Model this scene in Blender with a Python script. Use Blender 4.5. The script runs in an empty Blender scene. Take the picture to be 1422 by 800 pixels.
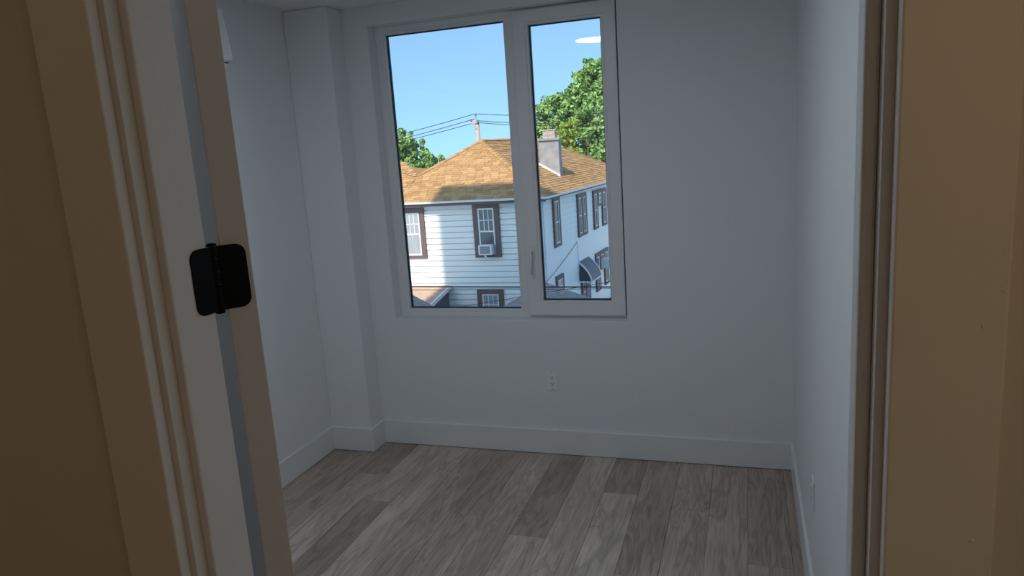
import bpy, bmesh, math, random
from mathutils import Vector, Matrix
random.seed(7)
sc = bpy.context.scene
C = sc.collection

# ------------------------------------------------------------------ camera
F_PX, YAW, PITCH, ROLL, CAM_H = 997.83, .322, .190, -.0671, 1.7215
fw = Vector((-math.sin(YAW)*math.cos(PITCH), math.cos(YAW)*math.cos(PITCH), -math.sin(PITCH)))
rt = Vector((math.cos(YAW), math.sin(YAW), 0)); up = rt.cross(fw)
r2 = math.cos(ROLL)*rt + math.sin(ROLL)*up
u2 = -math.sin(ROLL)*rt + math.cos(ROLL)*up
cam = bpy.data.cameras.new('camera'); cam.sensor_width = 36; cam.lens = F_PX/1422*36
cam.clip_start = .02; cam.clip_end = 500
co = bpy.data.objects.new('camera', cam); C.objects.link(co)
co.matrix_world = Matrix(((r2.x, u2.x, -fw.x, 0), (r2.y, u2.y, -fw.y, 0), (r2.z, u2.z, -fw.z, CAM_H), (0, 0, 0, 1)))
sc.camera = co

# ------------------------------------------------------------------ sky, sun, exposure
SUN_AZ, SUN_EL, SUN_STR, SKY_STR = math.radians(5), math.radians(43), 5.0, .29
travel = Vector((math.sin(SUN_AZ)*math.cos(SUN_EL), math.cos(SUN_AZ)*math.cos(SUN_EL), -math.sin(SUN_EL)))
world = bpy.data.worlds.new('sky'); sc.world = world; world.use_nodes = True
wn = world.node_tree; wn.nodes.clear()
bg = wn.nodes.new('ShaderNodeBackground'); wo = wn.nodes.new('ShaderNodeOutputWorld')
sky = wn.nodes.new('ShaderNodeTexSky'); sky.sky_type = 'NISHITA'; sky.sun_disc = False
sky.sun_elevation = SUN_EL; sky.sun_rotation = math.atan2(-travel.x, -travel.y)
sky.air_density = 1.0; sky.dust_density = .6; sky.ozone_density = 1.2
# the pale band right at the horizon is skipped: clear blue down to the roofs, all the way round
wt = wn.nodes.new('ShaderNodeTexCoord'); wm = wn.nodes.new('ShaderNodeVectorMath'); wm.operation = 'MULTIPLY_ADD'
wm.inputs[1].default_value = (1, 1, .75); wm.inputs[2].default_value = (0, 0, .30)
wn.links.new(wt.outputs['Generated'], wm.inputs[0]); wn.links.new(wm.outputs[0], sky.inputs[0])
wc = wn.nodes.new('ShaderNodeVectorMath'); wc.operation = 'MULTIPLY'; wc.inputs[1].default_value = (.86, 1.04, .98)
wn.links.new(sky.outputs[0], wc.inputs[0])
wn.links.new(wc.outputs[0], bg.inputs[0]); bg.inputs[1].default_value = SKY_STR
wn.links.new(bg.outputs[0], wo.inputs[0])
sl = bpy.data.lights.new('sun', 'SUN'); sl.energy = SUN_STR; sl.angle = math.radians(.6); sl.color = (1, .91, .77)
so = bpy.data.objects.new('sun', sl); C.objects.link(so)
so.rotation_euler = travel.to_track_quat('-Z', 'Y').to_euler(); so.location = (-4, -20, 40)
vs = sc.view_settings; vs.view_transform = 'Standard'; vs.look = 'None'; vs.gamma = 1; vs.exposure = 0
vs.use_curve_mapping = False
LAMP_ROOM, LAMP_HALL = 35.5, 14.5

# ------------------------------------------------------------------ materials
def nodes(m):
    m.use_nodes = True; nt = m.node_tree
    return nt, nt.nodes['Principled BSDF'], nt.nodes, nt.links
def mat(name, col, rough=.6, metal=0, var=0, scale=8, bump=0, bscale=60, coat=0, spec=.5, stretch=None, emit=None, estr=0):
    m = bpy.data.materials.new(name); nt, b, N, L = nodes(m)
    b.inputs['Base Color'].default_value = (*col, 1); b.inputs['Roughness'].default_value = rough
    b.inputs['Metallic'].default_value = metal; b.inputs['Coat Weight'].default_value = coat
    b.inputs['Specular IOR Level'].default_value = spec
    if emit:
        b.inputs['Emission Color'].default_value = (*emit, 1); b.inputs['Emission Strength'].default_value = estr
    tc = N.new('ShaderNodeTexCoord'); mp = N.new('ShaderNodeMapping'); L.new(tc.outputs['Object'], mp.inputs[0])
    if stretch: mp.inputs['Scale'].default_value = stretch
    if var:
        n = N.new('ShaderNodeTexNoise'); n.inputs['Scale'].default_value = scale; n.inputs['Detail'].default_value = 4
        L.new(mp.outputs[0], n.inputs['Vector'])
        r = N.new('ShaderNodeMix'); r.data_type = 'RGBA'
        r.inputs[6].default_value = (*[c*(1-var) for c in col], 1); r.inputs[7].default_value = (*[min(1, c*(1+var)) for c in col], 1)
        L.new(n.outputs[0], r.inputs[0]); L.new(r.outputs[2], b.inputs['Base Color'])
    if bump:
        n = N.new('ShaderNodeTexNoise'); n.inputs['Scale'].default_value = bscale; n.inputs['Detail'].default_value = 3
        L.new(mp.outputs[0], n.inputs['Vector'])
        bm = N.new('ShaderNodeBump'); bm.inputs['Strength'].default_value = bump; bm.inputs['Distance'].default_value = .002
        L.new(n.outputs[0], bm.inputs['Height']); L.new(bm.outputs[0], b.inputs['Normal'])
    return m
def piece_mat(name, cols, rough=.8, grain=None, gcol=.5):
    """colour drawn per piece (object and mesh island), plus grain"""
    m = bpy.data.materials.new(name); nt, b, N, L = nodes(m); b.inputs['Roughness'].default_value = rough
    oi = N.new('ShaderNodeObjectInfo'); ge = N.new('ShaderNodeNewGeometry')
    ad = N.new('ShaderNodeMath'); ad.operation = 'ADD'; L.new(oi.outputs['Random'], ad.inputs[0]); L.new(ge.outputs['Random Per Island'], ad.inputs[1])
    fr = N.new('ShaderNodeMath'); fr.operation = 'FRACT'; L.new(ad.outputs[0], fr.inputs[0])
    cr = N.new('ShaderNodeValToRGB'); L.new(fr.outputs[0], cr.inputs[0])
    el = cr.color_ramp.elements
    while len(el) < len(cols): el.new(.5)
    for i, c in enumerate(cols): el[i].position = i/(len(cols)-1); el[i].color = (*c, 1)
    out = cr.outputs[0]
    if grain:
        tc = N.new('ShaderNodeTexCoord'); n = N.new('ShaderNodeTexNoise'); n.inputs['Scale'].default_value = grain
        n.inputs['Detail'].default_value = 4; L.new(tc.outputs['Object'], n.inputs['Vector'])
        mr = N.new('ShaderNodeMapRange'); mr.inputs[3].default_value = 1-gcol; mr.inputs[4].default_value = 1+gcol
        L.new(n.outputs[0], mr.inputs[0])
        mx = N.new('ShaderNodeVectorMath'); mx.operation = 'SCALE'; L.new(out, mx.inputs[0]); L.new(mr.outputs[0], mx.inputs[3]); out = mx.outputs[0]
    L.new(out, b.inputs['Base Color']); return m
def glass_mat(name, ior=1.5, tint=(1, 1, 1)):
    m = bpy.data.materials.new(name); m.use_nodes = True; nt = m.node_tree; N = nt.nodes; L = nt.links; N.clear()
    o = N.new('ShaderNodeOutputMaterial'); t = N.new('ShaderNodeBsdfTransparent'); g = N.new('ShaderNodeBsdfGlossy')
    t.inputs[0].default_value = (*tint, 1); g.inputs['Roughness'].default_value = .0
    f = N.new('ShaderNodeFresnel'); f.inputs[0].default_value = ior
    x = N.new('ShaderNodeMixShader'); L.new(f.outputs[0], x.inputs[0]); L.new(t.outputs[0], x.inputs[1]); L.new(g.outputs[0], x.inputs[2])
    L.new(x.outputs[0], o.inputs[0]); return m
def wood_mat():
    m = bpy.data.materials.new('vinyl_oak'); nt, b, N, L = nodes(m)
    tc = N.new('ShaderNodeTexCoord'); oi = N.new('ShaderNodeObjectInfo')
    off = N.new('ShaderNodeCombineXYZ'); k = N.new('ShaderNodeMath'); k.operation = 'MULTIPLY'; k.inputs[1].default_value = 37
    L.new(oi.outputs['Random'], k.inputs[0]); L.new(k.outputs[0], off.inputs[0]); L.new(k.outputs[0], off.inputs[1])
    ad = N.new('ShaderNodeVectorMath'); ad.operation = 'ADD'; L.new(tc.outputs['Object'], ad.inputs[0]); L.new(off.outputs[0], ad.inputs[1])
    def noise(scale, sx, sy, det, dist=0):
        mp = N.new('ShaderNodeMapping'); mp.inputs['Scale'].default_value = (sx, sy, 1); L.new(ad.outputs[0], mp.inputs[0])
        n = N.new('ShaderNodeTexNoise'); n.inputs['Scale'].default_value = scale; n.inputs['Detail'].default_value = det
        n.inputs['Distortion'].default_value = dist; L.new(mp.outputs[0], n.inputs['Vector']); return n.outputs[0]
    fine = noise(90, 1, .06, 5, .3); cathedral = noise(9, 1, .16, 3, 1.6); patch = noise(2.2, 1, .7, 3)
    def cramp(src, stops):
        c = N.new('ShaderNodeValToRGB'); L.new(src, c.inputs[0]); e = c.color_ramp.elements
        while len(e) < len(stops): e.new(.5)
        for i, (p, v) in enumerate(stops): e[i].position = p; e[i].color = (*v, 1)
        return c.outputs[0]
    g = lambda v: (v, v, v)
    tone = cramp(oi.outputs['Color'], [(0, (.40, .305, .24)), (.5, (.55, .445, .365)), (1, (.68, .585, .50))])
    c1 = cramp(cathedral, [(.30, g(.80)), (.44, g(1.0)), (.49, g(.74)), (.54, g(1.04)), (.75, g(1.16))])
    c2 = cramp(fine, [(.30, g(.78)), (.5, g(1)), (.72, g(1.14))])
    c3 = cramp(patch, [(.3, g(.84)), (.7, g(1.14))])
    def mul(a, c):
        x = N.new('ShaderNodeVectorMath'); x.operation = 'MULTIPLY'; L.new(a, x.inputs[0]); L.new(c, x.inputs[1]); return x.outputs[0]
    L.new(mul(mul(mul(tone, c1), c2), c3), b.inputs['Base Color'])
    b.inputs['Roughness'].default_value = .34; b.inputs['Specular IOR Level'].default_value = .5
    bm = N.new('ShaderNodeBump'); bm.inputs['Strength'].default_value = .25; bm.inputs['Distance'].default_value = .0015
    L.new(fine, bm.inputs['Height']); L.new(bm.outputs[0], b.inputs['Normal']); return m

M = dict(
    wall=mat('wall_paint', (.86, .86, .86), .75, bump=.12, bscale=180, spec=.3),
    hallwall=mat('hall_wall_paint', (.72, .70, .66), .7, bump=.12, bscale=180, spec=.3),
    ceil=mat('ceiling_paint', (.87, .87, .87), .85, spec=.2),
    trim=mat('trim_paint', (.86, .855, .84), .42, bump=.05, bscale=40),
    door=mat('door_paint', (.70, .68, .65), .45, bump=.08, bscale=90),
    upvc=mat('white_upvc', (.86, .86, .86), .32),
    black=mat('black_rubber', (.008, .008, .012), .55),
    iron=mat('matte_black_steel', (.004, .004, .005), .6, metal=.0, spec=.15),
    plastic=mat('white_plastic', (.90, .90, .90), .35),
    slot=mat('dark_slot', (.02, .02, .02), .6),
    acplastic=mat('cream_plastic', (.84, .83, .78), .4),
    chrome=mat('brushed_silver', (.75, .75, .75), .25, metal=1),
    wood=wood_mat(), glass=glass_mat('window_glass', 1.5),
    slab=mat('subfloor', (.05, .045, .04), .9),
    fleck=mat('plaster_fleck', (.62, .60, .57), .9),
    lampE=mat('lamp_diffuser', (.9, .9, .9), .5, emit=(.74, .87, 1.0), estr=LAMP_ROOM),
    lampH=mat('hall_lamp_diffuser', (.9, .85, .75), .5, emit=(1, .68, .36), estr=LAMP_HALL),
    lampFill=mat('hall_fill_lamp_diffuser', (.9, .8, .65), .5, emit=(1, .62, .26), estr=LAMP_HALL*.5),  # glow of the added fill light for the left hall wall
    siding=mat('white_siding', (.88, .88, .86), .55, var=.03, scale=1.5),
    brown=mat('brown_trim', (.135, .092, .088), .6, var=.15, scale=3),
    whitetrim=mat('white_trim', (.82, .82, .82), .5),
    gutter=mat('gutter_metal', (.74, .76, .78), .4),
    pane=mat('dark_pane', (.06, .07, .085), .12, spec=.6, var=.25, scale=2.5),
    curtain=mat('curtained_pane', (.34, .36, .38), .25, var=.35, scale=5, stretch=(3, 3, .2)),
    shingle=piece_mat('tan_shingle', [(.38, .20, .075), (.48, .275, .115), (.56, .345, .16), (.40, .22, .09), (.52, .31, .14)], .9, 30, .18),
    roofbase=mat('roof_felt', (.40, .23, .10), .95),
    grey_shingle=piece_mat('grey_shingle', [(.34, .28, .265), (.40, .33, .31), (.45, .37, .345)], .9, 20, .2),
    pink_shingle=piece_mat('pale_tan_shingle', [(.52, .36, .27), (.58, .41, .31), (.55, .38, .29)], .9, 20, .12),
    stucco=mat('weathered_stucco', (.30, .30, .31), .9, var=.45, scale=3.5, bump=.6, bscale=25),
    brick=piece_mat('pale_brick', [(.42, .31, .26), (.52, .42, .36), (.47, .36, .31)], .9, 30, .2),
    mortar=mat('mortar', (.45, .42, .40), .95),
    darkwall=mat('grey_brown_siding', (.115, .10, .105), .7, var=.1, scale=2),
    awn=piece_mat('awning_slat_paint', [(.16, .14, .15), (.19, .165, .175)], .5),
    awndark=mat('awning_side', (.055, .06, .07), .7),
    acgrey=mat('ac_casing', (.82, .82, .82), .5), acgrille=mat('ac_grille', (.17, .19, .22), .6),
    cable=mat('cable_rubber', (.012, .012, .015), .6),
    pole=mat('weathered_pole', (.42, .36, .32), .85, var=.2, scale=3, stretch=(4, 4, .5)),
    leaf=piece_mat('leaf_green', [(.11, .21, .055), (.20, .36, .10), (.31, .48, .15), (.16, .30, .08)], .6),
    leafy=piece_mat('leaf_yellow_green', [(.24, .34, .03), (.32, .42, .05), (.20, .30, .04)], .6),
    bark=mat('bark', (.10, .075, .055), .9, var=.3, scale=6),
    ground=mat('ground', (.46, .45, .42), .95, var=.2, scale=.4),
    facade=mat('facade_stucco', (.74, .73, .70), .85, var=.15, scale=1),
)
for k in ('leaf', 'leafy'):
    b = M[k].node_tree.nodes['Principled BSDF']; b.inputs['Specular IOR Level'].default_value = .35

# ------------------------------------------------------------------ mesh helpers
class MB:
    def __init__(s): s.v = []; s.f = []
    def add(s, vs, fs):
        o = len(s.v); s.v += [tuple(v) for v in vs]; s.f += [tuple(i+o for i in f) for f in fs]; return s
    def box(s, x0, x1, y0, y1, z0, z1, T=None):
        vs = [Vector(p) for p in ((x0, y0, z0), (x1, y0, z0), (x1, y1, z0), (x0, y1, z0), (x0, y0, z1), (x1, y0, z1), (x1, y1, z1), (x0, y1, z1))]
        if T: vs = [T @ v for v in vs]
        return s.add(vs, [(3, 2, 1, 0), (4, 5, 6, 7), (0, 1, 5, 4), (1, 2, 6, 5), (2, 3, 7, 6), (3, 0, 4, 7)])
    def prism(s, poly, a, b, axis='y', T=None):
        """extrude a polygon given in the plane normal to axis"""
        def P(p, t): return Vector({'y': (p[0], t, p[1]), 'x': (t, p[0], p[1]), 'z': (p[0], p[1], t)}[axis])
        n = len(poly); vs = [P(p, a) for p in poly] + [P(p, b) for p in poly]
        if T: vs = [T @ v for v in vs]
        fs = [tuple(range(n)), tuple(range(2*n-1, n-1, -1))] + [(i, (i+1) % n + 0, (i+1) % n + n, i+n)[::-1] for i in range(n)]
        return s.add(vs, fs)
    def tube(s, pts, r, n=8, taper=None, cap=True):
        pts = [Vector(p) for p in pts]; o = len(s.v); prev = None
        for i, p in enumerate(pts):
            d = (pts[min(i+1, len(pts)-1)] - pts[max(i-1, 0)]).normalized()
            a = Vector((0, 0, 1)) if abs(d.z) < .9 else Vector((1, 0, 0))
            e1 = d.cross(a).normalized(); e2 = d.cross(e1)
            rr = r if taper is None else r + (taper-r)*i/max(1, len(pts)-1)
            for k in range(n):
                t = 2*math.pi*k/n; s.v.append(tuple(p + e1*rr*math.cos(t) + e2*rr*math.sin(t)))
        for i in range(len(pts)-1):
            for k in range(n):
                s.f.append((o+i*n+k, o+i*n+(k+1) % n, o+(i+1)*n+(k+1) % n, o+(i+1)*n+k))
        if cap:
            s.f.append(tuple(o+k for k in range(n))[::-1]); s.f.append(tuple(o+(len(pts)-1)*n+k for k in range(n)))
        return s
    def lathe(s, prof, c, n=32):
        o = len(s.v)
        for (r, z) in prof:
            for k in range(n):
                t = 2*math.pi*k/n; s.v.append((c[0]+r*math.cos(t), c[1]+r*math.sin(t), c[2]+z))
        for i in range(len(prof)-1):
            for k in range(n):
                s.f.append((o+i*n+k, o+i*n+(k+1) % n, o+(i+1)*n+(k+1) % n, o+(i+1)*n+k))
        s.f.append(tuple(o+k for k in range(n))[::-1]); s.f.append(tuple(o+(len(prof)-1)*n+k for k in range(n)))
        return s
    def ring(s, x0, x1, z0, z1, w, y0, y1, wl=None, wr=None, wt=None, wb=None):
        """rectangular frame in the xz plane, mitred, y0 front .. y1 back"""
        wl = w if wl is None else wl; wr = w if wr is None else wr; wt = w if wt is None else wt; wb = w if wb is None else wb
        O = [(x0, z0), (x1, z0), (x1, z1), (x0, z1)]; I = [(x0+wl, z0+wb), (x1-wr, z0+wb), (x1-wr, z1-wt), (x0+wl, z1-wt)]
        vs = [(p[0], y, p[1]) for y in (y0, y1) for q in (O, I) for p in q]
        fs = []
        for i in range(4):
            j = (i+1) % 4
            fs += [(i, j, j+4, i+4), (i+8, i+12, j+12, j+8), (i, i+8, j+8, j), (i+4, j+4, j+12, i+12)]
        return s.add(vs, fs)
    def mesh(s, name, m, smooth=False):
        me = bpy.data.meshes.new(name); me.from_pydata(s.v, [], s.f); me.materials.append(m); me.validate()
        bm = bmesh.new(); bm.from_mesh(me); bmesh.ops.recalc_face_normals(bm, faces=bm.faces); bm.to_mesh(me); bm.free()
        if smooth:
            for p in me.polygons: p.use_smooth = True
        return me
    def build(s, name, m, parent=None, smooth=False, bevel=0, seg=2):
        o = bpy.data.objects.new(name, s.mesh(name, m, smooth)); C.objects.link(o)
        if bevel:
            b = o.modifiers.new('bevel', 'BEVEL'); b.width = bevel; b.segments = seg; b.limit_method = 'ANGLE'; b.angle_limit = .6
            for p in o.data.polygons: p.use_smooth = False
        if parent: attach(o, parent)
        return o
def world_loc(o):
    v = Vector(o.location); p = o.parent
    while p: v = v + p.location; p = p.parent
    return v
def attach(o, parent):
    """geometry stays in world coordinates; parents are unrotated"""
    o.parent = parent; o.location = -world_loc(parent)
def empty(name, loc):
    o = bpy.data.objects.new(name, None); C.objects.link(o); o.location = loc; o.empty_display_size = .1; return o
def tag(o, label=None, cat=None, group=None, kind=None):
    if label: o['label'] = label
    if cat: o['category'] = cat
    if group: o['group'] = group
    if kind: o['kind'] = kind
    return o
def struct(o, label=None, cat=None): return tag(o, label, cat, kind='structure')
def rrect(w, h, r, n=6):
    pts = []
    for cx, cz, a0 in ((w/2-r, h/2-r, 0), (-w/2+r, h/2-r, 90), (-w/2+r, -h/2+r, 180), (w/2-r, -h/2+r, 270)):
        for i in range(n+1):
            t = math.radians(a0+90*i/n); pts.append((cx+r*math.cos(t), cz+r*math.sin(t)))
    return pts

# ------------------------------------------------------------------ room shell
wy0 = 3.806
XL, XR, XP, YP, D, H = -2.407, .225, -2.135, 3.572, 3.7215, 2.54
YH, YJ = .680, .783                                   # hall face and room face of the wall with the doorway
JL, JR = -.689, .108                                  # jamb faces
WX0, WX1, WZ0, WZ1 = -1.980, -.607, .781, 2.438       # window opening
struct(MB().box(-3.2, 2.2, -.75, D+.2, -.2, -.008).build('floor', M['slab']), 'grey brown wood-look plank floor', 'floor')
floor = bpy.data.objects['floor']
struct(MB().box(-3.2, 2.2, -.75, D+.2, H, H+.2).build('ceiling', M['ceil']), 'plain white painted ceiling', 'ceiling')
struct(MB().box(XL-.12, XL, YJ, D+.1, 0, H).build('wall_left', M['wall']), 'white painted wall with a boxed-out corner', 'wall')
struct(MB().box(XR, XR+.12, YJ, D+.1, 0, H).build('wall_right', M['wall']), 'white painted wall holding a low outlet by the doorway', 'wall')
struct(MB().box(XL, XP, YP, D, 0, H).build('wall_chase', M['wall'], bevel=.006), 'narrow boxed-out white corner column beside the window', 'wall')
struct(MB().ring(XL-.12, XR+.12, 0, H, 0, D, wy0+.079, wl=WX0-XL+.12, wr=XR+.12-WX1, wb=WZ0, wt=H-WZ1).build('wall_back', M['wall'], bevel=.003), 'white painted wall around the window', 'wall')
wf = MB().box(XL-.12, JL-.018, YH, YJ, 0, H).box(JR+.018, 2.2, YH, YJ, 0, H).box(JL-.018, JR+.018, YH, YJ, 2.075, H)
struct(wf.build('wall_front', M['hallwall']), 'hallway wall around the doorway', 'wall')
struct(MB().box(-3.2, 2.2, -.75, -.62, 0, H).build('wall_hall', M['hallwall']), 'hallway wall opposite the doorway', 'wall')
struct(MB().box(2.08, 2.2, -.62, YH, 0, H).build('wall_hall_end', M['hallwall']), 'short wall closing the hallway', 'wall')
struct(MB().box(-3.2, -3.08, -.62, YH, 0, H).box(-3.08, XL-.12, YH, YJ, 0, H).build('wall_hall_far', M['hallwall']), 'far end wall of the hallway', 'wall')
# building front: roof edge and left end throw the shade on the house across
fz = MB().ring(-12.65, 14, -6.2, 20.1, 0, wy0+.079, wy0+.20, wl=WX0+12.65-.10, wr=14-WX1-.10, wb=WZ0+6.2-.06, wt=20.1-WZ1-.10)
struct(fz.build('wall_exterior', M['facade']), 'outer face of the apartment building around the window', 'wall')

# floor planks (each a piece of the floor)
PW = .173
plank_meshes = {}
def plank_mesh(ln):
    k = round(ln, 3)
    if k not in plank_meshes:
        w, l, g, c, t = PW/2, ln/2, .0005, .0012, .008
        mb = MB(); x0, x1, y0, y1 = -w+g, w-g, -l+g, l-g
        vs = [(x0, y0, -t), (x1, y0, -t), (x1, y1, -t), (x0, y1, -t), (x0, y0, -c), (x1, y0, -c), (x1, y1, -c), (x0, y1, -c),
              (x0+c, y0+c, 0), (x1-c, y0+c, 0), (x1-c, y1-c, 0), (x0+c, y1-c, 0)]
        fs = [(0, 1, 5, 4), (1, 2, 6, 5), (2, 3, 7, 6), (3, 0, 4, 7), (4, 5, 9, 8), (5, 6, 10, 9), (6, 7, 11, 10), (7, 4, 8, 11), (8, 9, 10, 11)]
        plank_meshes[k] = mb.add(vs, fs).mesh('plank', M['wood'])
    return plank_meshes[k]
layout = {-14: ([], [.2]), -13: ([2.7, 1.48], [.25, .4]), -12: ([3.29, 2.07], [.05, .72, .3]), -11: ([3.01, 1.79], [.70, .10, .5]), -10: ([2.2, .98], [.74, .5]),
          -9: ([2.36, 1.14], [.32, .5]), -8: ([2.96, 1.74], [.22, .42]), -7: ([2.02], [.52, .3]), -6: ([2.83, 1.61], [.14, .6]), -5: ([2.3, 1.08], [.62, .5]),
          -4: ([3.305, 2.085], [.08, .80]), -3: ([2.62, 1.40], [.24, .30]), -2: ([3.2, 1.95], [.50, .58]), -1: ([2.25, 1.03], [.38, .3]), 0: ([2.8, 1.58], [.18, .25]), 1: ([2.3], [.2])}
for c in range(-14, 2):
    xc = (c+.5)*PW; cuts, tones = layout[c]; ends = [D-.003]+cuts
    y = ends[-1]
    while y > -.6: y -= 1.22; ends.append(max(y, -.62))
    for i, (a, b_) in enumerate(zip(ends[:-1], ends[1:])):
        if a-b_ < .02: continue
        o = bpy.data.objects.new('plank', plank_mesh(a-b_)); C.objects.link(o); o.parent = floor; o.location = (xc, (a+b_)/2, 0)
        t = tones[i] if i < len(tones) else random.random(); o.color = (t, t, t, 1)

# baseboards, a hair above the floor
BT, BH, BZ = .014, .146, .003
def base(name, x0, x1, y0, y1, label):
    struct(MB().box(x0, x1, y0, y1, BZ, BH).build(name, M['trim'], bevel=.002), label, 'baseboard')
base('baseboard_left', XL, XL+BT, YJ+.012, YP, 'white baseboard along the wall behind the open door')
base('baseboard_chase_front', XL+BT, XP+BT, YP-BT, YP, 'short white baseboard across the boxed-out corner column')
base('baseboard_chase_side', XP, XP+BT, YP, D-BT, 'short white baseboard return next to the window wall')
base('baseboard_back', XP, XR, D-BT, D, 'long white baseboard under the window')
base('baseboard_right', XR-BT, XR, YJ+.012, D-BT, 'white baseboard below the low side outlet')

# ------------------------------------------------------------------ doorway trim
ST, SY0, SY1, CW, CT = .013, .698, .736, .086, .018
def jamb(name, label, side):
    f = JL if side < 0 else JR; s = -side                         # s points into the opening
    def bx(mb, a, b, y0, y1, z0=0, z1=2.06): return mb.box(min(a, b), max(a, b), y0, y1, z0, z1)
    j = struct(bx(MB(), f, f+side*.018, YH, YJ).build(name, M['trim'], bevel=.0012), label, 'door frame')
    bx(MB(), f, f+s*ST, SY0, SY1).build('door_stop', M['trim'], j, bevel=.003)
    bx(MB(), f+side*.0085, f+side*(.0085+CW), YH-CT, YH, 0, 2.06+CW).build('casing', M['trim'], j, bevel=.0025)
    bx(MB(), f+side*.0105, f+side*(.0105+CW), YJ, YJ+.012, 0, 2.06+CW).build('casing', M['trim'], j, bevel=.002)
    return j
jl = jamb('trim_1', 'white door jamb carrying the black hinge', -1)
jr = jamb('trim_2', 'white door jamb on the strike side beside the outlet wall', 1)
hd = struct(MB().box(JL-.018, JR+.018, YH, YJ, 2.06, 2.075).build('trim_3', M['trim'], bevel=.001), 'white head jamb over the doorway', 'door frame')
MB().box(JL, JR, SY0, SY1, 2.047, 2.06).build('door_stop', M['trim'], hd)
MB().box(JL-.0085, JR+.0085, YH-CT, YH, 2.06, 2.06+CW).build('casing', M['trim'], hd)
# filled nail marks on the casing
for nx, nz in ((.198, 1.584), (.185, 1.554), (.186, 1.360)):
    MB().lathe([(.0022, -.0004), (.0017, .0007)], (0, 0, 0), 10).build('nail_mark', M['trim'], jr)
    o = jr.children[-1]; o.rotation_euler = (math.pi/2, 0, 0); o.location = (nx, YH-CT-.0002, nz)

# door, swung wide open into the room: empty at the hinge pin
PIN = Vector((JL-.0005, YJ+.011, 0)); HZ = 1.575; HH = .089; OPEN = math.radians(142)
dr = empty('door_1', PIN); dr.rotation_euler = (0, 0, OPEN); struct(dr, 'white door swung wide open with a black hinge', 'door')
def dchild(mb, name, m, par=None, **k):
    o = mb.build(name, m, **k); o.parent = par or dr; return o
dchild(MB().box(.003, .787, -.011-.040, -.011, .012, 2.045), 'slab', M['door'], bevel=.0015)
for zc in (HZ, .95, .28):
    T = Matrix(((0, 0, 1, 0), (1, 0, 0, 0), (0, 1, 0, 0), (0, 0, 0, 1)))
    lf = [(p[0], p[1]) for p in rrect(.072, HH, .014)]
    lf = [p for p in lf if p[0] <= 0] + []
    # leaf outline: rounded on the far side, square at the pin
    far = [(-(p[0])*0 + p[0], p[1]) for p in rrect(.076, HH, .014) if p[0] < 0]
    poly = [(0, HH/2)] + far + [(0, -HH/2)]
    hg = dchild(MB().prism([(p[0]-.006, p[1]+zc) for p in poly], .0008, .003, 'x'), 'hinge_leaf', M['iron']); hg['label'] = 'matte black hinge leaf with rounded corners'
    kn = MB()
    for i in range(5):
        z0 = zc-HH/2+i*HH/5; kn.lathe([(.0056, .0006), (.006, .0012), (.006, HH/5-.0012), (.0056, HH/5-.0006)], (0, 0, z0), 14)
    kn.lathe([(.003, 0), (.0068, .0005), (.0068, .003), (.004, .0045)], (0, 0, zc+HH/2), 14).lathe([(.004, -.004), (.0066, -.003), (.0066, 0)], (0, 0, zc-HH/2), 14)
    dchild(kn, 'knuckle', M['iron'], hg, smooth=True)
    jf = MB().prism([(PIN.y-.006+p[0], p[1]+zc) for p in poly], JL, JL+.0022, 'x').build('hinge_leaf', M['iron'], jl)
    jf['label'] = 'matte black hinge leaf with rounded corners'
lv = dchild(MB().lathe([(.026, 0), (.026, .006), (.012, .01), (.011, .045)], (0, 0, 0), 20), 'door_handle', M['iron'], smooth=True)
lv.rotation_euler = (math.pi/2, 0, 0); lv.location = (.727, -.053, .95)
MB().box(-.115, .012, -.009, .009, .043, .055).build('lever', M['iron'], bevel=.004).parent = lv

# ------------------------------------------------------------------ the window
wy = 3.806
w1 = struct(empty('window_1', ((WX0+WX1)/2, wy, WZ0)), 'white framed window with a fixed pane and a handled side sash', 'window')
fr = MB().ring(WX0, WX1, WZ0, WZ1, .030, wy, wy+.085, wl=.042, wr=.05).box(-1.2085, -1.115, wy, wy+.085, WZ0+.03, WZ1-.03)
fo = fr.build('window_frame', M['upvc'], w1, bevel=.003)
GX0, GX1, GZ0, GZ1 = -1.9235, -1.2234, .8249, 2.3951
MB().ring(WX0+.042, -1.2085, WZ0+.030, WZ1-.030, .0145, wy+.002, wy+.045).build('glazing_bead', M['upvc'], fo, bevel=.002)
MB().ring(GX0, GX1, GZ0, GZ1, .0065, wy+.029, wy+.045).build('gasket', M['black'], w1)
MB().box(GX0+.003, GX1-.003, wy+.036, wy+.042, GZ0+.003, GZ1-.003).build('pane', M['glass'], w1)
SX0, SX1, SZ0, SZ1, sy = -1.166, -.6215, .7985, 2.4275, 3.782
sa = MB().ring(SX0, SX1, SZ0, SZ1, .06, sy, sy+.062, wl=.070, wr=.0645, wt=.062, wb=.068).build('sash', M['upvc'], w1, bevel=.004)
QX0, QX1, QZ0, QZ1 = -1.082, -.6996, .8807, 2.3536
MB().ring(SX0+.070, SX1-.0645, SZ0+.068, SZ1-.062, .0135, sy+.002, sy+.045).build('glazing_bead', M['upvc'], sa, bevel=.002)
MB().ring(QX0, QX1, QZ0, QZ1, .006, sy+.026, sy+.045).build('gasket', M['black'], sa)
MB().box(QX0+.003, QX1-.003, sy+.033, sy+.039, QZ0+.003, QZ1-.003).build('pane', M['glass'], sa)
hp = MB().prism([(p[0]-1.128, p[1]+1.155) for p in rrect(.028, .066, .012)], sy-.010, sy+.001, 'y').build('handle_plate', M['upvc'], sa, bevel=.002)
hl = MB().tube([(-1.128, sy-.006, 1.155), (-1.128, sy-.034, 1.155), (-1.128, sy-.042, 1.148), (-1.129, sy-.046, 1.10), (-1.130, sy-.044, 1.04)], .0085, 10, .0065)
hl.build('handle_lever', M['upvc'], sa, smooth=True)
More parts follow.
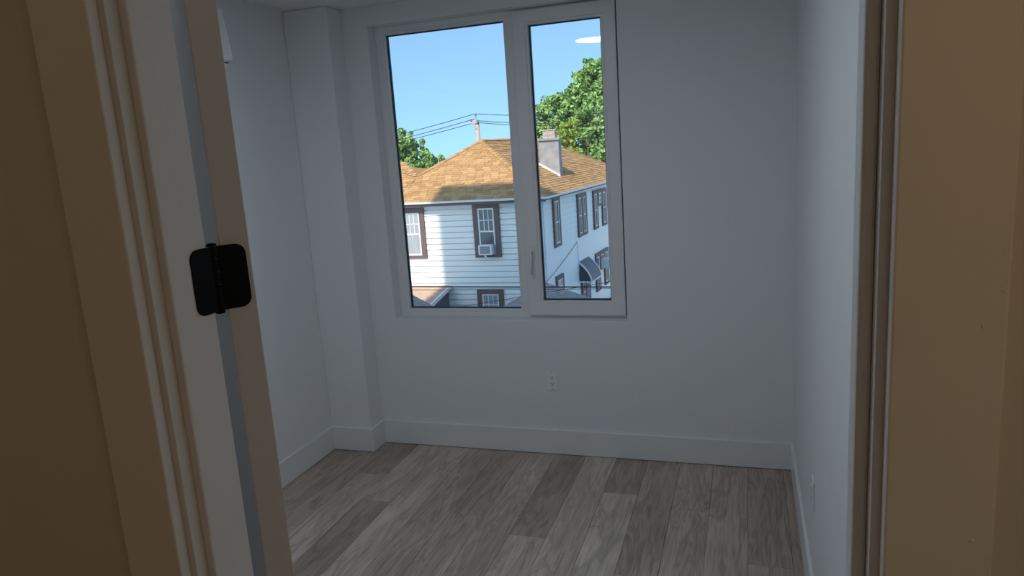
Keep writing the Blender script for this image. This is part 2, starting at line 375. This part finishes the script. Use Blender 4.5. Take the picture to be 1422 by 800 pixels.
# drainage/caulk line round the opening
MB().ring(WX0+.0005, WX1-.0005, WZ0+.0005, WZ1-.0005, .004, wy+.002, wy+.01).box(SX1+.001, WX1-.0003, sy+.002, sy+.012, WZ0+.02, WZ1).build('seal', M['black'], w1)

# ------------------------------------------------------------------ outlets, air conditioner, lamps, flecks
def outlet(loc, rotz, label):
    r = empty('wall_outlet', loc); r.rotation_euler = (0, 0, rotz); tag(r, label, 'outlet')
    def ch(mb, name, m, par=None, **k):
        o = mb.build(name, m, **k); o.parent = par or r; return o
    ch(MB().prism(rrect(.070, .114, .004, 3), -.0055, 0, 'y'), 'cover_plate', M['plastic'], bevel=.002)
    ins = ch(MB().prism(rrect(.034, .068, .003, 3), -.0078, -.005, 'y'), 'receptacle', M['plastic'], bevel=.0008)
    for zc in (.018, -.018):
        ch(MB().box(-.0075, -.0050, -.0082, -.007, zc-.002, zc+.007).box(.0050, .0075, -.0082, -.007, zc-.001, zc+.006), 'slot', M['slot'], ins)
        ch(MB().prism([(.0032*math.cos(t*math.pi/5), zc-.0085+.0032*math.sin(t*math.pi/5)) for t in range(10)], -.0082, -.007, 'y'), 'ground_hole', M['slot'], ins)
    for zc in (.048, -.048):
        ch(MB().prism([(.0032*math.cos(t*math.pi/5), zc+.0032*math.sin(t*math.pi/5)) for t in range(10)], -.0064, -.005, 'y'), 'screw', M['chrome'])
    return r
outlet((-1.040, D, .437), 0, 'white duplex outlet on the wall under the window')
outlet((XR, 2.59, .437), -math.pi/2, 'white duplex outlet on the plain side wall above its baseboard')

ac = tag(empty('air_conditioner', (XL, 2.45, 2.13)), 'pale wall-mounted unit high on the wall, mostly hidden behind the open door', 'air conditioner')
ax, y0, y1 = XL, 2.02, 2.845
prof = [(ax, 2.44), (ax+.17, 2.435), (ax+.185, 2.42), (ax+.208, 2.24), (ax+.208, 2.196), (ax+.19, 2.192), (ax, 2.192)]
MB().prism(prof, y0, y1).build('body', M['acplastic'], ac, bevel=.006)
MB().prism([(ax, 2.188), (ax+.186, 2.188), (ax+.175, 2.165), (ax+.09, 2.125), (ax, 2.12)], y0+.006, y1-.008).build('outlet_housing', M['acplastic'], ac, bevel=.004)
MB().prism([(ax+.186, 2.176), (ax+.181, 2.168), (ax+.105, 2.126), (ax+.100, 2.129)], y0+.05, y1-.05).build('louver', M['plastic'], ac)
MB().box(ax, ax+.185, y0+.004, y1-.006, 2.186, 2.194).build('seam', M['slot'], ac)

LX, LY = -1.105, 1.83
lr = tag(empty('ceiling_light', (LX, LY, H)), 'round white flush ceiling light of the room, mirrored in the side sash', 'ceiling light')
MB().lathe([(.182, 0), (.182, -.018), (.172, -.024), (.166, -.020)], (LX, LY, H), 48).build('trim_ring', M['plastic'], lr, smooth=True)
MB().lathe([(.166, -.010), (.164, -.022), (.12, -.027), (.04, -.029)], (LX, LY, H), 48).build('diffuser', M['lampE'], lr, smooth=True)
for hx, hy, hm, hlab in ((.80, -.22, 'lampH', 'round warm ceiling light of the hallway, beside the doorway'), (-1.75, -.2, 'lampFill', 'round amber fill light added out of view to brighten the left of the hallway')):  # second one is an added, unseen fill light brightening the left hall wall
    lh = tag(empty('ceiling_light', (hx, hy, H)), hlab, 'ceiling light')
    MB().lathe([(.15, 0), (.15, -.02), (.142, -.026), (.136, -.022)], (hx, hy, H), 40).build('trim_ring', M['plastic'], lh, smooth=True)
    MB().lathe([(.136, -.010), (.134, -.024), (.09, -.03), (.03, -.032)], (hx, hy, H), 40).build('diffuser', M[hm], lh, smooth=True)

rnd = random.Random(3); mb = MB()
def fleck(x, y, s):
    T = Matrix.Translation((x, y, .0002)) @ Matrix.Rotation(rnd.random()*6, 4, 'Z')
    mb.add([T @ Vector(p) for p in ((-s, -s*.5, 0), (s, -s*.7, 0), (s*.7, s*.6, 0), (-s*.6, s*.5, 0), (0, 0, s*.5))], [(0, 1, 4), (1, 2, 4), (2, 3, 4), (3, 0, 4), (3, 2, 1, 0)])
for i in range(260):
    fleck(XL+BT+.004+abs(rnd.gauss(0, .022)), rnd.uniform(2.4, YP-BT-.01), rnd.uniform(.001, .0035))
for i in range(90): fleck(XL+.05+abs(rnd.gauss(0, .05)), YP-BT-.03-abs(rnd.gauss(0, .05)), rnd.uniform(.001, .003))
for i in range(60): fleck(rnd.uniform(XP+.1, -.6), D-BT-.006-abs(rnd.gauss(0, .015)), rnd.uniform(.0008, .0022))
fleck(-1.285, 2.42, .004); fleck(-1.28, 2.43, .003)
tag(mb.build('plaster_dust', M['fleck']), 'pale plaster crumbs along the foot of the walls', 'dust', kind='stuff')

# ------------------------------------------------------------------ outside: the house across
struct(MB().box(-70, 60, 4.2, 120, -6.0, -5.7).build('ground', M['ground']), 'ground between the buildings', 'ground')
A4 = math.radians(4)
U = Vector((math.sin(A4), math.cos(A4), 0)); NR = Vector((math.cos(A4), -math.sin(A4), 0))
YF, XC, GZ = 24.5, -7.0, -5.7
house = tag(empty('house', (XC, YF, GZ)), 'white sided two-storey house with tan hip roof and brown window trim', 'house')
Z3 = Vector((0, 0, 1))
def frame_of(o, u, w):   # columns: along the wall, outward, up
    return Matrix(((u.x, w.x, 0, o.x), (u.y, w.y, 0, o.y), (u.z, w.z, 1, o.z), (0, 0, 0, 1)))
TF = frame_of(Vector((0, YF, 0)), Vector((1, 0, 0)), Vector((0, -1, 0)))
TR = frame_of(Vector((XC, YF, 0)), U, NR)
XW = -17.2; LEN = 13.4; ZT = -.02
bc = [Vector((XC, YF+.03, 0)), Vector((XC, YF+.03, 0)) + U*LEN, Vector((XW, YF+LEN, 0)), Vector((XW, YF+.03, 0))]
bc = [c_ - NR*.03 if i < 2 else c_ for i, c_ in enumerate(bc)]
walls = MB().add([c_ + Z3*z for z in (GZ, ZT+.05) for c_ in bc], [(0, 1, 5, 4), (1, 2, 6, 5), (2, 3, 7, 6), (3, 0, 4, 7), (0, 3, 2, 1), (4, 5, 6, 7)]).build('house_wall', M['siding'], house)
EXPO = .212
def boards(T, a, b, name, gap=.026):
    me = MB().add([(a, -.02, 0), (b, -.02, 0), (b, .046, 0), (a, .046, 0), (a, -.02, EXPO-gap), (b, -.02, EXPO-gap), (b, .030, EXPO-gap), (a, .030, EXPO-gap)],
                  [(3, 2, 1, 0), (4, 5, 6, 7), (0, 1, 5, 4), (1, 2, 6, 5), (2, 3, 7, 6), (3, 0, 4, 7)]).mesh(name, M['siding'])
    z = ZT-.04-EXPO
    while z > GZ-.05:
        o = bpy.data.objects.new(name, me); C.objects.link(o); o.parent = walls
        Tm = T @ Matrix.Translation((0, -.022, z)) @ Matrix.Translation((0, .022, 0))
        o.matrix_local = Matrix.Translation(-house.location - walls.location) @ Tm
        z -= EXPO
boards(TF, XW, XC-.005, 'siding_board')
boards(TR, 0, LEN, 'siding_board', .009)
MB().box(XC-.07, XC+.06, YF-.06, YF+.06, GZ, ZT).build('corner_board', M['whitetrim'], house)

def win(T, u0, u1, z0, z1, tl=.19, tr=.19, tt=.19, tb=.11, grid=True, lit=None, mid=None, rows=2, cols=3):
    """one framed sash window: trim > frame, panes, bars"""
    def R_(x0, x1, a, b, w, y0, y1, **k):
        m_ = MB().ring(x0, x1, a, b, w, y0, y1, **k); m_.v = [tuple(T @ Vector((p[0], p[1], p[2]))) for p in m_.v]; return m_
    T = T @ Matrix.Translation((0, .045, 0))
    w_ = R_(u0, u1, z0, z1, 0, -.06, .065, wl=tl, wr=tr, wt=tt, wb=tb).build('window', M['brown'], house); w_['label'] = 'brown trimmed sash window'
    x0, x1, a, b = u0+tl, u1-tr, z0+tb, z1-tt; fw_ = min(.055, (x1-x0)*.12)
    R_(x0, x1, a, b, fw_, -.05, .05).build('sash_frame', M['whitetrim'], w_)
    zm = (a+b)/2 if mid is None else mid
    MB().box(x0+fw_, x1-fw_, .0, .045, zm-.025, zm+.025, T).build('meeting_rail', M['whitetrim'], w_)
    pm = M['pane'] if lit is None else M[lit]
    MB().box(x0+fw_, x1-fw_, .022, .026, zm+.025, b-fw_, T).build('pane', pm, w_)
    MB().box(x0+fw_, x1-fw_, .022, .026, a+fw_, zm-.025, T).build('pane', pm, w_)
    if grid:
        for i in range(1, cols):
            xx = x0+fw_+(x1-x0-2*fw_)*i/cols; MB().box(xx-.014, xx+.014, .024, .04, zm+.025, b-fw_, T).build('muntin', M['whitetrim'], w_)
        for i in range(1, rows):
            zz = zm+.025+(b-fw_-zm-.025)*i/rows; MB().box(x0+fw_, x1-fw_, .024, .04, zz-.014, zz+.014, T).build('muntin', M['whitetrim'], w_)
    return w_
win(TF, -9.465, -8.46, -2.08, -.10)                                  # window with the air conditioner
win(TF, -12.43, -11.41, -2.07, -.17, lit='curtain')
win(TF, -9.52, -8.49, -5.1, -3.28, lit='curtain', tt=.17)
n_ = dict(tl=.13, tr=.13, tt=.16, tb=.12, grid=False)
win(TR, 1.38, 2.16, -2.0, -.11, **n_)
win(TR, 4.50, 5.17, -2.03, -.26, **n_); win(TR, 5.15, 5.82, -2.03, -.26, **n_)
win(TR, 6.93, 7.66, -2.02, -.30, **n_); win(TR, 7.70, 8.42, -1.05, -.30, **n_, lit='curtain'); win(TR, 8.42, 9.15, -2.03, -.31, **n_)
win(TR, 1.33, 2.20, -3.95, -3.10, **n_, lit='curtain')
win(TR, 4.60, 5.24, -5.0, -3.80, **n_); win(TR, 5.22, 5.86, -5.0, -3.80, **n_)
win(TR, 6.90, 7.64, -4.85, -3.12, **n_); win(TR, 7.68, 8.40, -3.98, -3.12, **n_); win(TR, 8.40, 9.15, -4.82, -3.12, **n_)

# roof: two hips merging over the front
EY, EZ, EX, SLP, RUN = 24.1, .05, -6.6, .60, 3.5
AP = Vector((EX-RUN, EY+RUN, EZ+SLP*RUN)); E0 = Vector((EX, EY, EZ))
MR = (AP.z-EZ)/(-(AP-E0).dot(NR)); RR = -(AP-E0).dot(NR); S0 = (AP-E0).dot(U)
LR = 14.0; SH = 1.05; RE = E0 + U*(LR-RR*SH) - NR*RR + Z3*(AP.z-EZ)
EB = E0 + U*LR
XS = -12.1; VZ = EZ+SLP*1.5
V0 = Vector((XS, EY, EZ)); V1 = Vector((XS, EY+1.5, VZ)); V2 = Vector((XS, EY+12, VZ))
BP = Vector((-14.1, EY+2.4, EZ+SLP*2.4)); BE = Vector((-17.6, EY, EZ)); BB = Vector((-17.6, EY+7, EZ)); LB = Vector((XS, EY+14, EZ)); VB = Vector((XS, EY+5.5, VZ)); VC = Vector((XS, EY+7, EZ))
vs_ = [E0, V0, V1, AP, EB, RE, V2, BP, VB, BE, BB, LB, VC]
roof = MB().add(vs_, [(0, 1, 2, 3), (0, 3, 5, 4), (3, 2, 6, 5), (1, 9, 7, 2), (2, 7, 8), (7, 9, 10), (4, 5, 6, 11), (7, 10, 12, 8)]).build('roof', M['roofbase'], house)
# soffit, fascia, gutter
MB().add([E0-Z3*.02, Vector((BE.x, EY, EZ-.02)), Vector((BE.x, YF+.02, EZ-.02)), Vector((XC, YF+.02, EZ-.02)), EB-Z3*.02, Vector((XC, YF, EZ-.02))+U*LEN],
         [(0, 1, 2, 3), (0, 3, 5, 4)]).build('soffit', M['brown'], house)
Tfe = frame_of(Vector((0, EY, 0)), Vector((1, 0, 0)), Vector((0, -1, 0)))
Tre = frame_of(E0-Z3*EZ, U, NR)
MB().box(BE.x, EX, -.03, .0, EZ-.17, EZ-.0, Tfe).build('fascia', M['brown'], house)
MB().box(0, LR, -.03, .0, EZ-.13, EZ, Tre).build('fascia', M['brown'], house)
gp = [(-.0, -.02), (.10, -.02), (.115, .05), (.10, .055), (.088, -.008), (.0, -.008)]
def gutter(T, a, b):
    m_ = MB().prism([(p[0], p[1]+EZ-.045) for p in gp], a, b, 'x'); m_.v = [tuple(T @ Vector(p)) for p in m_.v]; return m_.build('gutter', M['gutter'], house)
gutter(Tfe, BE.x, EX+.11); gutter(Tre, -.11, LR)
MB().box(.32, .40, 0, .07, GZ+.3, -.15, TR).build('downspout', M['gutter'], house)
MB().box(9.9, 10.0, 0, .08, GZ+.3, -.12, TR).build('downspout', M['gutter'], house)
# shingles: course by course; the 300 that show largest are pieces, the rest one mass
TW, TE = .31, .142
tab_vars = []
for k in range(4):
    w, th = TW-.012, (.018, .024, .03, .020)[k]
    tab_vars.append(MB().box(0, w, 0, TE+.02, 0, th*.35).add([(0, 0, th), (w, 0, th), (w, TE+.02, th*.35), (0, TE+.02, th*.35), (0, 0, 0), (w, 0, 0)], [(0, 1, 2, 3), (4, 5, 1, 0)]).mesh('shingle', M['shingle']))
rs = random.Random(5); rest = MB(); singles = 0
def tab(mat4, w, single):
    global singles
    th = rs.uniform(.014, .034)
    if single and singles < 300:
        o = bpy.data.objects.new('shingle', tab_vars[rs.randrange(4)]); C.objects.link(o); o.parent = roof
        o.matrix_local = Matrix.Translation(-house.location-roof.location) @ mat4; singles += 1
    else:
        l = TE+.02
        rest.add([mat4 @ Vector(p) for p in ((0, 0, 0), (w, 0, 0), (w, 0, th), (0, 0, th), (w, l, .004), (0, l, .004))], [(0, 1, 2, 3), (3, 2, 4, 5)])
ca = math.sqrt(1+SLP*SLP)
def slope_courses(org, udir, inward, slope, runmax, lo, hi, vis):
    """org + udir*u + inward*run ; lo/hi give the u limits at a run"""
    c2 = math.sqrt(1+slope*slope); vdir = (inward + Z3*slope)/c2; nrm = udir.cross(vdir)
    if nrm.z < 0: nrm = -nrm
    k = 0
    while k*TE/c2 < runmax-.02:
        run = k*TE/c2; a, b = lo(run), hi(run); u = a-rs.uniform(0, TW)
        while u < b:
            s, e = max(u, a), min(u+TW-.012, b)
            if e-s > .04:
                p = org + udir*s + vdir*(k*TE) + nrm*.006
                m4 = Matrix(((udir.x, vdir.x, nrm.x, p.x), (udir.y, vdir.y, nrm.y, p.y), (udir.z, vdir.z, nrm.z, p.z), (0, 0, 0, 1)))
                tab(m4, e-s, vis(run, s) and e-s > TW-.02)
            u += TW
        k += 1
xu = Vector((1, 0, 0)); yin = Vector((0, 1, 0))
slope_courses(Vector((0, EY-.03, EZ-.01)), xu, yin, SLP, RUN, lambda r: XS if r < 1.5 else -13.6+r, lambda r: EX-r, lambda r, s: -12 < s < -7.4)
slope_courses(Vector((0, EY-.03, EZ-.01)), xu, yin, SLP, 2.35, lambda r: -17.6+r, lambda r: XS if r < 1.5 else -10.6-r, lambda r, s: False)
slope_courses(E0+NR*.03-Z3*.01, U, -NR, MR, RR, lambda r: S0*r/RR, lambda r: LR-r*SH, lambda r, s: False)
tag(rest.build('shingles', M['shingle'], roof), kind='stuff')
def cap(p, q, n=None):
    p, q = Vector(p), Vector(q); n = n or int((q-p).length/.2); d = (q-p).normalized(); sd = d.cross(Z3).normalized(); nn = sd.cross(d)
    m_ = MB()
    for i in range(n):
        a = p + (q-p)*i/n; b = p+(q-p)*(i+1.15)/n
        m_.add([a-sd*.14+nn*.0, a+nn*.05, a+sd*.14+nn*.0, b-sd*.14-nn*.01, b+nn*.03, b+sd*.14-nn*.01], [(0, 1, 4, 3), (1, 2, 5, 4), (0, 2, 1)])
    return tag(m_.build('ridge_cap', M['shingle'], roof), kind='stuff')
cap(E0, AP); cap(V1, AP); cap(AP, RE); cap(EB, RE); cap(V1, BP)
# chimney
Tch = frame_of(E0-Z3*EZ + U*4.28 - NR*1.66, NR, U)      # x along the face seen, y back along the roof
ch = MB().box(0, .83, 0, .34, .2, 1.98, Tch).build('chimney', M['stucco'], house); ch['label'] = 'grey stuccoed chimney with brick flue'
MB().box(-.09, .89, -.07, .42, 1.98, 2.07, Tch).build('chimney_cap', M['stucco'], ch, bevel=.01)
MB().box(.20, .68, .04, .30, 2.07, 2.36, Tch).build('flue_core', M['mortar'], ch)
for r in range(4):
    for i in range(-1, 3):
        x0 = .185+i*.215+(r % 2)*.107; a, b = max(x0, .185), min(x0+.205, .695)
        if b-a > .03: MB().box(a, b, .02, .32, 2.075+r*.072, 2.138+r*.072, Tch).build('brick', M['brick'], ch)
MB().box(.15, .73, -.01, .35, 2.37, 2.41, Tch).build('flue_cap', M['mortar'], ch)
fl = MB().add([Tch @ Vector(p) for p in ((-.06, -.05, .97+.16), (.86, -.05, .45+.16), (.86, -.05, .3), (-.06, -.05, .8), (-.06, .0, 1.13), (.86, 0, .61))], [(0, 1, 2, 3), (0, 4, 5, 1)])
fl.build('flashing', M['gutter'], ch)

# window air conditioners
def window_ac(T, u, z0, w, h, dep, label, hose=False):
    p = T @ Vector((u, 0, z0)); a = tag(empty('window_air_conditioner', p), label, 'air conditioner')
    MB().box(u-w/2, u+w/2, .03, dep, z0, z0+h, T).build('casing', M['acgrey'], a, bevel=.01)
    MB().box(u-w/2+.06, u+w/2-.06, dep-.005, dep+.008, z0+.05, z0+h-.05, T).build('grille', M['acgrille'], a)
    for i in range(1, 6): 
        zz = z0+.05+(h-.1)*i/6; MB().box(u-w/2+.06, u+w/2-.06, dep+.004, dep+.012, zz-.004, zz+.004, T).build('grille_bar', M['acgrey'], a)
    if hose: MB().tube([T @ Vector(q) for q in ((u-.05, dep-.1, z0), (u-.02, dep-.05, z0-.05), (u+.04, dep-.03, z0-.10))], .03, 8).build('drain_spout', M['acgrey'], a)
    return a
window_ac(TF, -8.99, -1.955, .50, .36, .36, 'window air conditioner with drain spout, in a brown-trimmed front window of the white house', True)
side = tag(MB().box(-8.735, -8.63, .072, .10, -1.96, -1.62, TF).box(-9.29, -9.245, .072, .10, -1.96, -1.62, TF).build('filler_panel', M['curtain'], house))
window_ac(TR, 8.05, -3.90, .62, .42, .62, 'window air conditioner sticking out of the house side wall beyond the awning')
# awning over the side entry
aw = tag(empty('awning', TR @ Vector((5.15, 0, -4.0))), 'curved slatted metal awning on the side wall of the white house', 'awning')
curve = [(.02, -3.05), (.16, -3.16), (.30, -3.30), (.43, -3.47), (.53, -3.66), (.58, -3.86)]
a0, a1 = 4.42, 5.95; ns = 11
for i in range(ns):
    m_ = MB(); s0 = a0+(a1-a0)*i/ns; s1 = a0+(a1-a0)*(i+.93)/ns
    for j in range(5):
        (p0, q0), (p1, q1) = curve[j], curve[j+1]
        m_.add([TR @ Vector(v) for v in ((s0, p0, q0), (s1, p0, q0), (s1, p1, q1), (s0, p1, q1), (s0, p0, q0-.02), (s1, p0, q0-.02), (s1, p1, q1-.02), (s0, p1, q1-.02))],
               [(0, 1, 2, 3), (7, 6, 5, 4), (0, 3, 7, 4), (1, 5, 6, 2)])
    m_.build('slat', M['awn'], aw)
for s in (a0, a1):
    pl = [(0, -3.05)] + [(p, q-.03) for p, q in curve] + [(0, -3.86)]
    m_ = MB().prism(pl, s-.01, s+.01, 'x'); m_.v = [tuple(TR @ Vector(p)) for p in m_.v]; m_.build('side_panel', M['awndark'], aw)
    m_ = MB().tube([TR @ Vector((s-.02, p, q+.0)) for p, q in curve], .035, 6); m_.build('edge_trim', M['whitetrim'], aw)
MB().box(a0, a1, .54, .60, -3.92, -3.86, TR).build('front_rail', M['whitetrim'], aw)
MB().box(a0-.02, a0+.02, 0, .6, -3.92, -3.86, TR).build('side_rail', M['whitetrim'], aw)

# porch with a lean-to roof on the left of the front
ph = tag(empty('porch', (-11.6, 23, GZ)), 'low lean-to porch with pale tan roof on the front of the white house', 'porch')
px0, px1, py = -14.5, -10.56, 20.6; pz1, psl = -3.16, .165
pz0 = pz1-psl*(YF-py)
MB().add([(px0, py, GZ), (px1-.12, py, GZ), (px1-.12, YF, GZ), (px0, YF, GZ), (px0, py+.2, pz0), (px1-.12, py+.2, pz0), (px1-.12, YF, pz1-.05), (px0, YF, pz1-.05)],
         [(3, 2, 1, 0), (4, 5, 6, 7), (0, 1, 5, 4), (1, 2, 6, 5), (2, 3, 7, 6), (3, 0, 4, 7)]).build('porch_wall', M['darkwall'], ph)
rf = MB().add([(px0, py, pz0), (px1, py, pz0), (px1, YF-.02, pz1), (px0, YF-.02, pz1), (px0, py, pz0+.04), (px1, py, pz0+.04), (px1, YF-.02, pz1+.04), (px0, YF-.02, pz1+.04)],
              [(3, 2, 1, 0), (4, 5, 6, 7), (0, 1, 5, 4), (1, 2, 6, 5), (2, 3, 7, 6), (3, 0, 4, 7)]).build('porch_roof', M['pink_shingle'], ph)
cs = MB()
for k in range(26):
    yy = py+k*.15
    if yy > YF-.2: break
    x = px0-rs.uniform(0, .3)
    while x < px1:
        a, b = max(x, px0), min(x+.3, px1); z = pz0+.04+psl*(yy-py)
        if b-a > .03: cs.add([(a, yy, z), (b, yy, z), (b, yy, z+.014), (a, yy, z+.014), (b, yy+.16, z+psl*.16+.003), (a, yy+.16, z+psl*.16+.003)], [(0, 1, 2, 3), (3, 2, 4, 5)])
        x += .31
tag(cs.build('porch_shingles', M['pink_shingle'], rf), kind='stuff')
MB().add([(px1-.02, py, pz0-.07), (px1+.03, py, pz0-.07), (px1+.03, YF-.02, pz1-.07), (px1-.02, YF-.02, pz1-.07), (px1-.02, py, pz0+.07), (px1+.03, py, pz0+.07), (px1+.03, YF-.02, pz1+.07), (px1-.02, YF-.02, pz1+.07)],
         [(3, 2, 1, 0), (4, 5, 6, 7), (0, 1, 5, 4), (1, 2, 6, 5), (2, 3, 7, 6), (3, 0, 4, 7)]).build('rake_board', M['whitetrim'], ph)

# low outbuildings in front of the house
def pyramid_shed(name, label, ax_, ay, az, hx_, hy0, hy1, drop, m):
    r = tag(empty(name, (ax_, ay, GZ)), label, 'shed')
    MB().box(ax_-hx_+.25, ax_+hx_-.25, ay-hy0+.25, ay+hy1-.25, GZ, az-drop).build('shed_wall', M['darkwall'], r)
    b_ = [(ax_-hx_, ay-hy0, az-drop), (ax_+hx_, ay-hy0, az-drop), (ax_+hx_, ay+hy1, az-drop), (ax_-hx_, ay+hy1, az-drop)]
    ro = MB().add([(ax_, ay, az)]+b_, [(0, 1, 2), (0, 2, 3), (0, 3, 4), (0, 4, 1), (4, 3, 2, 1)]).build('shed_roof', m, r)
    st = MB(); k = 0
    apex = Vector((ax_, ay, az))
    for i in range(4):
        p, q = Vector(b_[i]), Vector(b_[(i+1) % 4]); rows_ = 22
        for k in range(rows_):
            t0, t1 = k/rows_, (k+1.1)/rows_
            A, B = p.lerp(apex, t0), q.lerp(apex, t0); A2, B2 = p.lerp(apex, min(t1, 1)), q.lerp(apex, min(t1, 1))
            nt = max(1, int((B-A).length/.32)); n = ((q-p).cross(apex-p)).normalized(); n = n if n.z > 0 else -n
            for j in range(nt):
                e0, e1 = j/nt+.01, (j+1)/nt-.01
                st.add([A.lerp(B, e0)+n*.016, A.lerp(B, e1)+n*.016, A2.lerp(B2, e1)+n*.004, A2.lerp(B2, e0)+n*.004, A.lerp(B, e0), A.lerp(B, e1)], [(0, 1, 2, 3), (4, 5, 1, 0)])
    tag(st.build('shed_shingles', m, ro), kind='stuff')
    return r
pyramid_shed('garden_shed', 'low outbuilding with brown-grey pyramid roof before the house corner', -5.75, 20.4, -2.25, 2.1, 1.6, 1.6, 1.2, M['grey_shingle'])
pyramid_shed('garden_shed', 'low outbuilding with grey roof in front of the tan porch roof', -10.0, 17.2, -1.20, 2.05, 1.5, 1.4, 1.73, M['grey_shingle'])

# ------------------------------------------------------------------ cables and utility pole
def cable(pts, r, label, sag=0, group=None):
    p = [Vector(q) for q in pts]
    if len(p) == 2:
        p = [p[0].lerp(p[1], i/16) - Z3*sag*4*(i/16)*(1-i/16) for i in range(17)]
    return tag(MB().tube(p, r, 6).build('overhead_cable', M['cable'], smooth=True), label, 'cable', group)
cable([(-14, 14, -.95), (6, 14, -1.05)], .014, 'thick black cable strung level in front of the white house', .10)
cable([(-9.2, 14.6, -2.16), (3, 14.6, -.20)], .006, 'thin black cable slanting up across the front of the white house', .0)
cable([(-14, 14.5, -1.08), (4, 14.5, -1.0)], .006, 'slack thin black cable hanging just under the thick one', .22)
cable([TR @ Vector((.2, .10, -3.05)), TR @ Vector((4.3, .05, -2.2))], .009, 'thin cable rising along the side wall of the white house', .05)
cd = MB().tube([TR @ Vector(q) for q in ((4.32, .04, -2.12), (4.36, .05, -2.6), (4.42, .05, -3.1), (4.45, .05, -4.2))], .022, 6).build('service_conduit', M['gutter'], house)
pl = tag(empty('utility_pole', (-16.27, 44, GZ)), 'weathered wooden utility pole rising behind the tan roof', 'pole')
MB().tube([(-16.27, 44, GZ), (-16.27, 44, 3.62)], .17, 10, .13).build('shaft', M['pole'], pl, smooth=True)
MB().tube([(-16.27, 44, 3.3), (-16.30, 43.9, 3.95)], .05, 8).build('top_pin', M['pole'], pl)
MB().box(-16.68, -16.22, 43.8, 43.9, 3.50, 3.62).build('crossarm', M['pole'], pl)
MB().tube([(-16.55, 43.85, 3.55), (-16.28, 43.85, 3.15)], .04, 6).build('brace', M['pole'], pl)
for q in ((-16.6, 43.85, 3.62), (-16.30, 43.9, 3.95), (-16.18, 43.85, 3.5)):
    MB().lathe([(.03, 0), (.07, .03), (.07, .08), (.04, .1), (.065, .12), (.03, .17)], q, 10).build('insulator', M['acgrille'], pl)
for nm, zz, zl in (('topmost', 4.10, 2.2), ('middle', 3.80, 1.9), ('lowest', 3.57, 1.8)):
    cable([(-16.36, 43.85, zz-.02), (-28, 42.5, zl)], .022, nm+' of the power lines from the utility pole over the roof valley', .12, 'power lines from the pole over the valley')
for nm, zz, zl in (('topmost', 4.10, 3.5), ('middle', 3.68, 2.95), ('lowest', 3.56, 2.8)):
    cable([(-16.22, 43.85, zz-.02), (-6, 42.6, zl)], .022, nm+' of the power lines from the utility pole towards the tall tree', .2, 'power lines from the pole to the tall tree')

# ------------------------------------------------------------------ trees
def tree(name, label, base_, lobes, m, seed, dens=1500, size=.15):
    rt_ = random.Random(seed); t = tag(empty(name, base_), label, 'tree', None)
    B = Vector(base_); cen = sum((Vector(l[:3]) for l in lobes), Vector())/len(lobes)
    tk = MB().tube([B, B.lerp(cen, .4)+Vector((.2, 0, 0)), cen], .32, 8, .14).build('trunk', M['bark'], t, smooth=True)
    for l in lobes:
        c_ = Vector(l[:3]); MB().tube([B.lerp(cen, .55), B.lerp(cen, .7).lerp(c_, .5), c_], .13, 6, .04).build('branch', M['bark'], t)
    mb_ = MB()
    for (x, y, z, r) in lobes:
        # clumps on the lobe, leaves on each clump
        nc = max(10, int(26*r))
        cl = []
        for i in range(nc):
            d = Vector((rt_.gauss(0, 1), rt_.gauss(0, 1), rt_.gauss(0, 1))).normalized()
            cl.append((Vector((x, y, z)) + d*r*rt_.uniform(.55, .98), r*rt_.uniform(.16, .34)))
        for i in range(int(dens*r*r)):
            c_, cr = cl[rt_.randrange(nc)]
            d = Vector((rt_.gauss(0, 1), rt_.gauss(0, 1), rt_.gauss(0, 1))).normalized()
            p = c_ + d*cr*rt_.random()**.4
            n = (d + Vector((rt_.gauss(0, .6), rt_.gauss(0, .6), rt_.gauss(0, .6)+.25))).normalized()
            a = n.cross(Vector((rt_.random()-.5, rt_.random()-.5, rt_.random()-.5))).normalized(); b = n.cross(a)
            s = size*rt_.uniform(.55, 1.15)
            mb_.add([p-a*s, p-b*s*.5+n*s*.1, p+a*s, p+b*s*.5+n*s*.1], [(0, 1, 2, 3)])
    me = bpy.data.meshes.new('foliage'); me.from_pydata(mb_.v, [], mb_.f); me.materials.append(m)
    o = bpy.data.objects.new('foliage', me); C.objects.link(o); attach(o, t); tag(o, kind='stuff')
    return t
tree('leafy_tree', 'tall dense green tree behind the chimney', (-9.0, 46, GZ),
     [(-8.6, 46, 4.4, 2.2), (-9.2, 46, 6.05, 1.0), (-10.0, 45.8, 4.5, 1.1), (-11.2, 45.6, 3.6, 1.5), (-12.4, 46.2, 2.5, 1.3), (-7.0, 46, 4.8, 2.2), (-9.9, 45.2, 1.9, 1.9), (-7.2, 45.2, 1.2, 2.0), (-11.6, 46, 1.2, 1.8), (-8.0, 45.6, 3.0, 1.9), (-12.9, 46, .6, 1.3)], M['leaf'], 11, 2100)
tree('leafy_tree', 'small part of a green tree showing above the ridge beside the utility pole wires', (-14.8, 52, GZ), [(-15.4, 52, 2.2, 1.2), (-14.6, 52, 1.5, 1.5)], M['leaf'], 12)
tree('leafy_tree', 'bright green tree behind the valley between the tan roofs', (-22.3, 46, GZ),
     [(-22.7, 46, 2.1, 1.25), (-22.5, 46, 3.1, .65), (-21.5, 46, 2.2, .8), (-20.9, 46, 1.3, .8), (-20.2, 46, 1.0, .7), (-21.4, 46, .6, 1.3), (-22.4, 46, .4, 1.6), (-24, 46, 2.0, 1.6)], M['leaf'], 13, 2400)
tree('young_tree', 'small yellow-green tree just behind the chimney flue', (-9.9, 41, GZ), [(-9.75, 41, 2.35, .7), (-9.5, 41, 2.85, .4), (-9.8, 41, 1.5, .7)], M['leafy'], 14, 2400, .12)
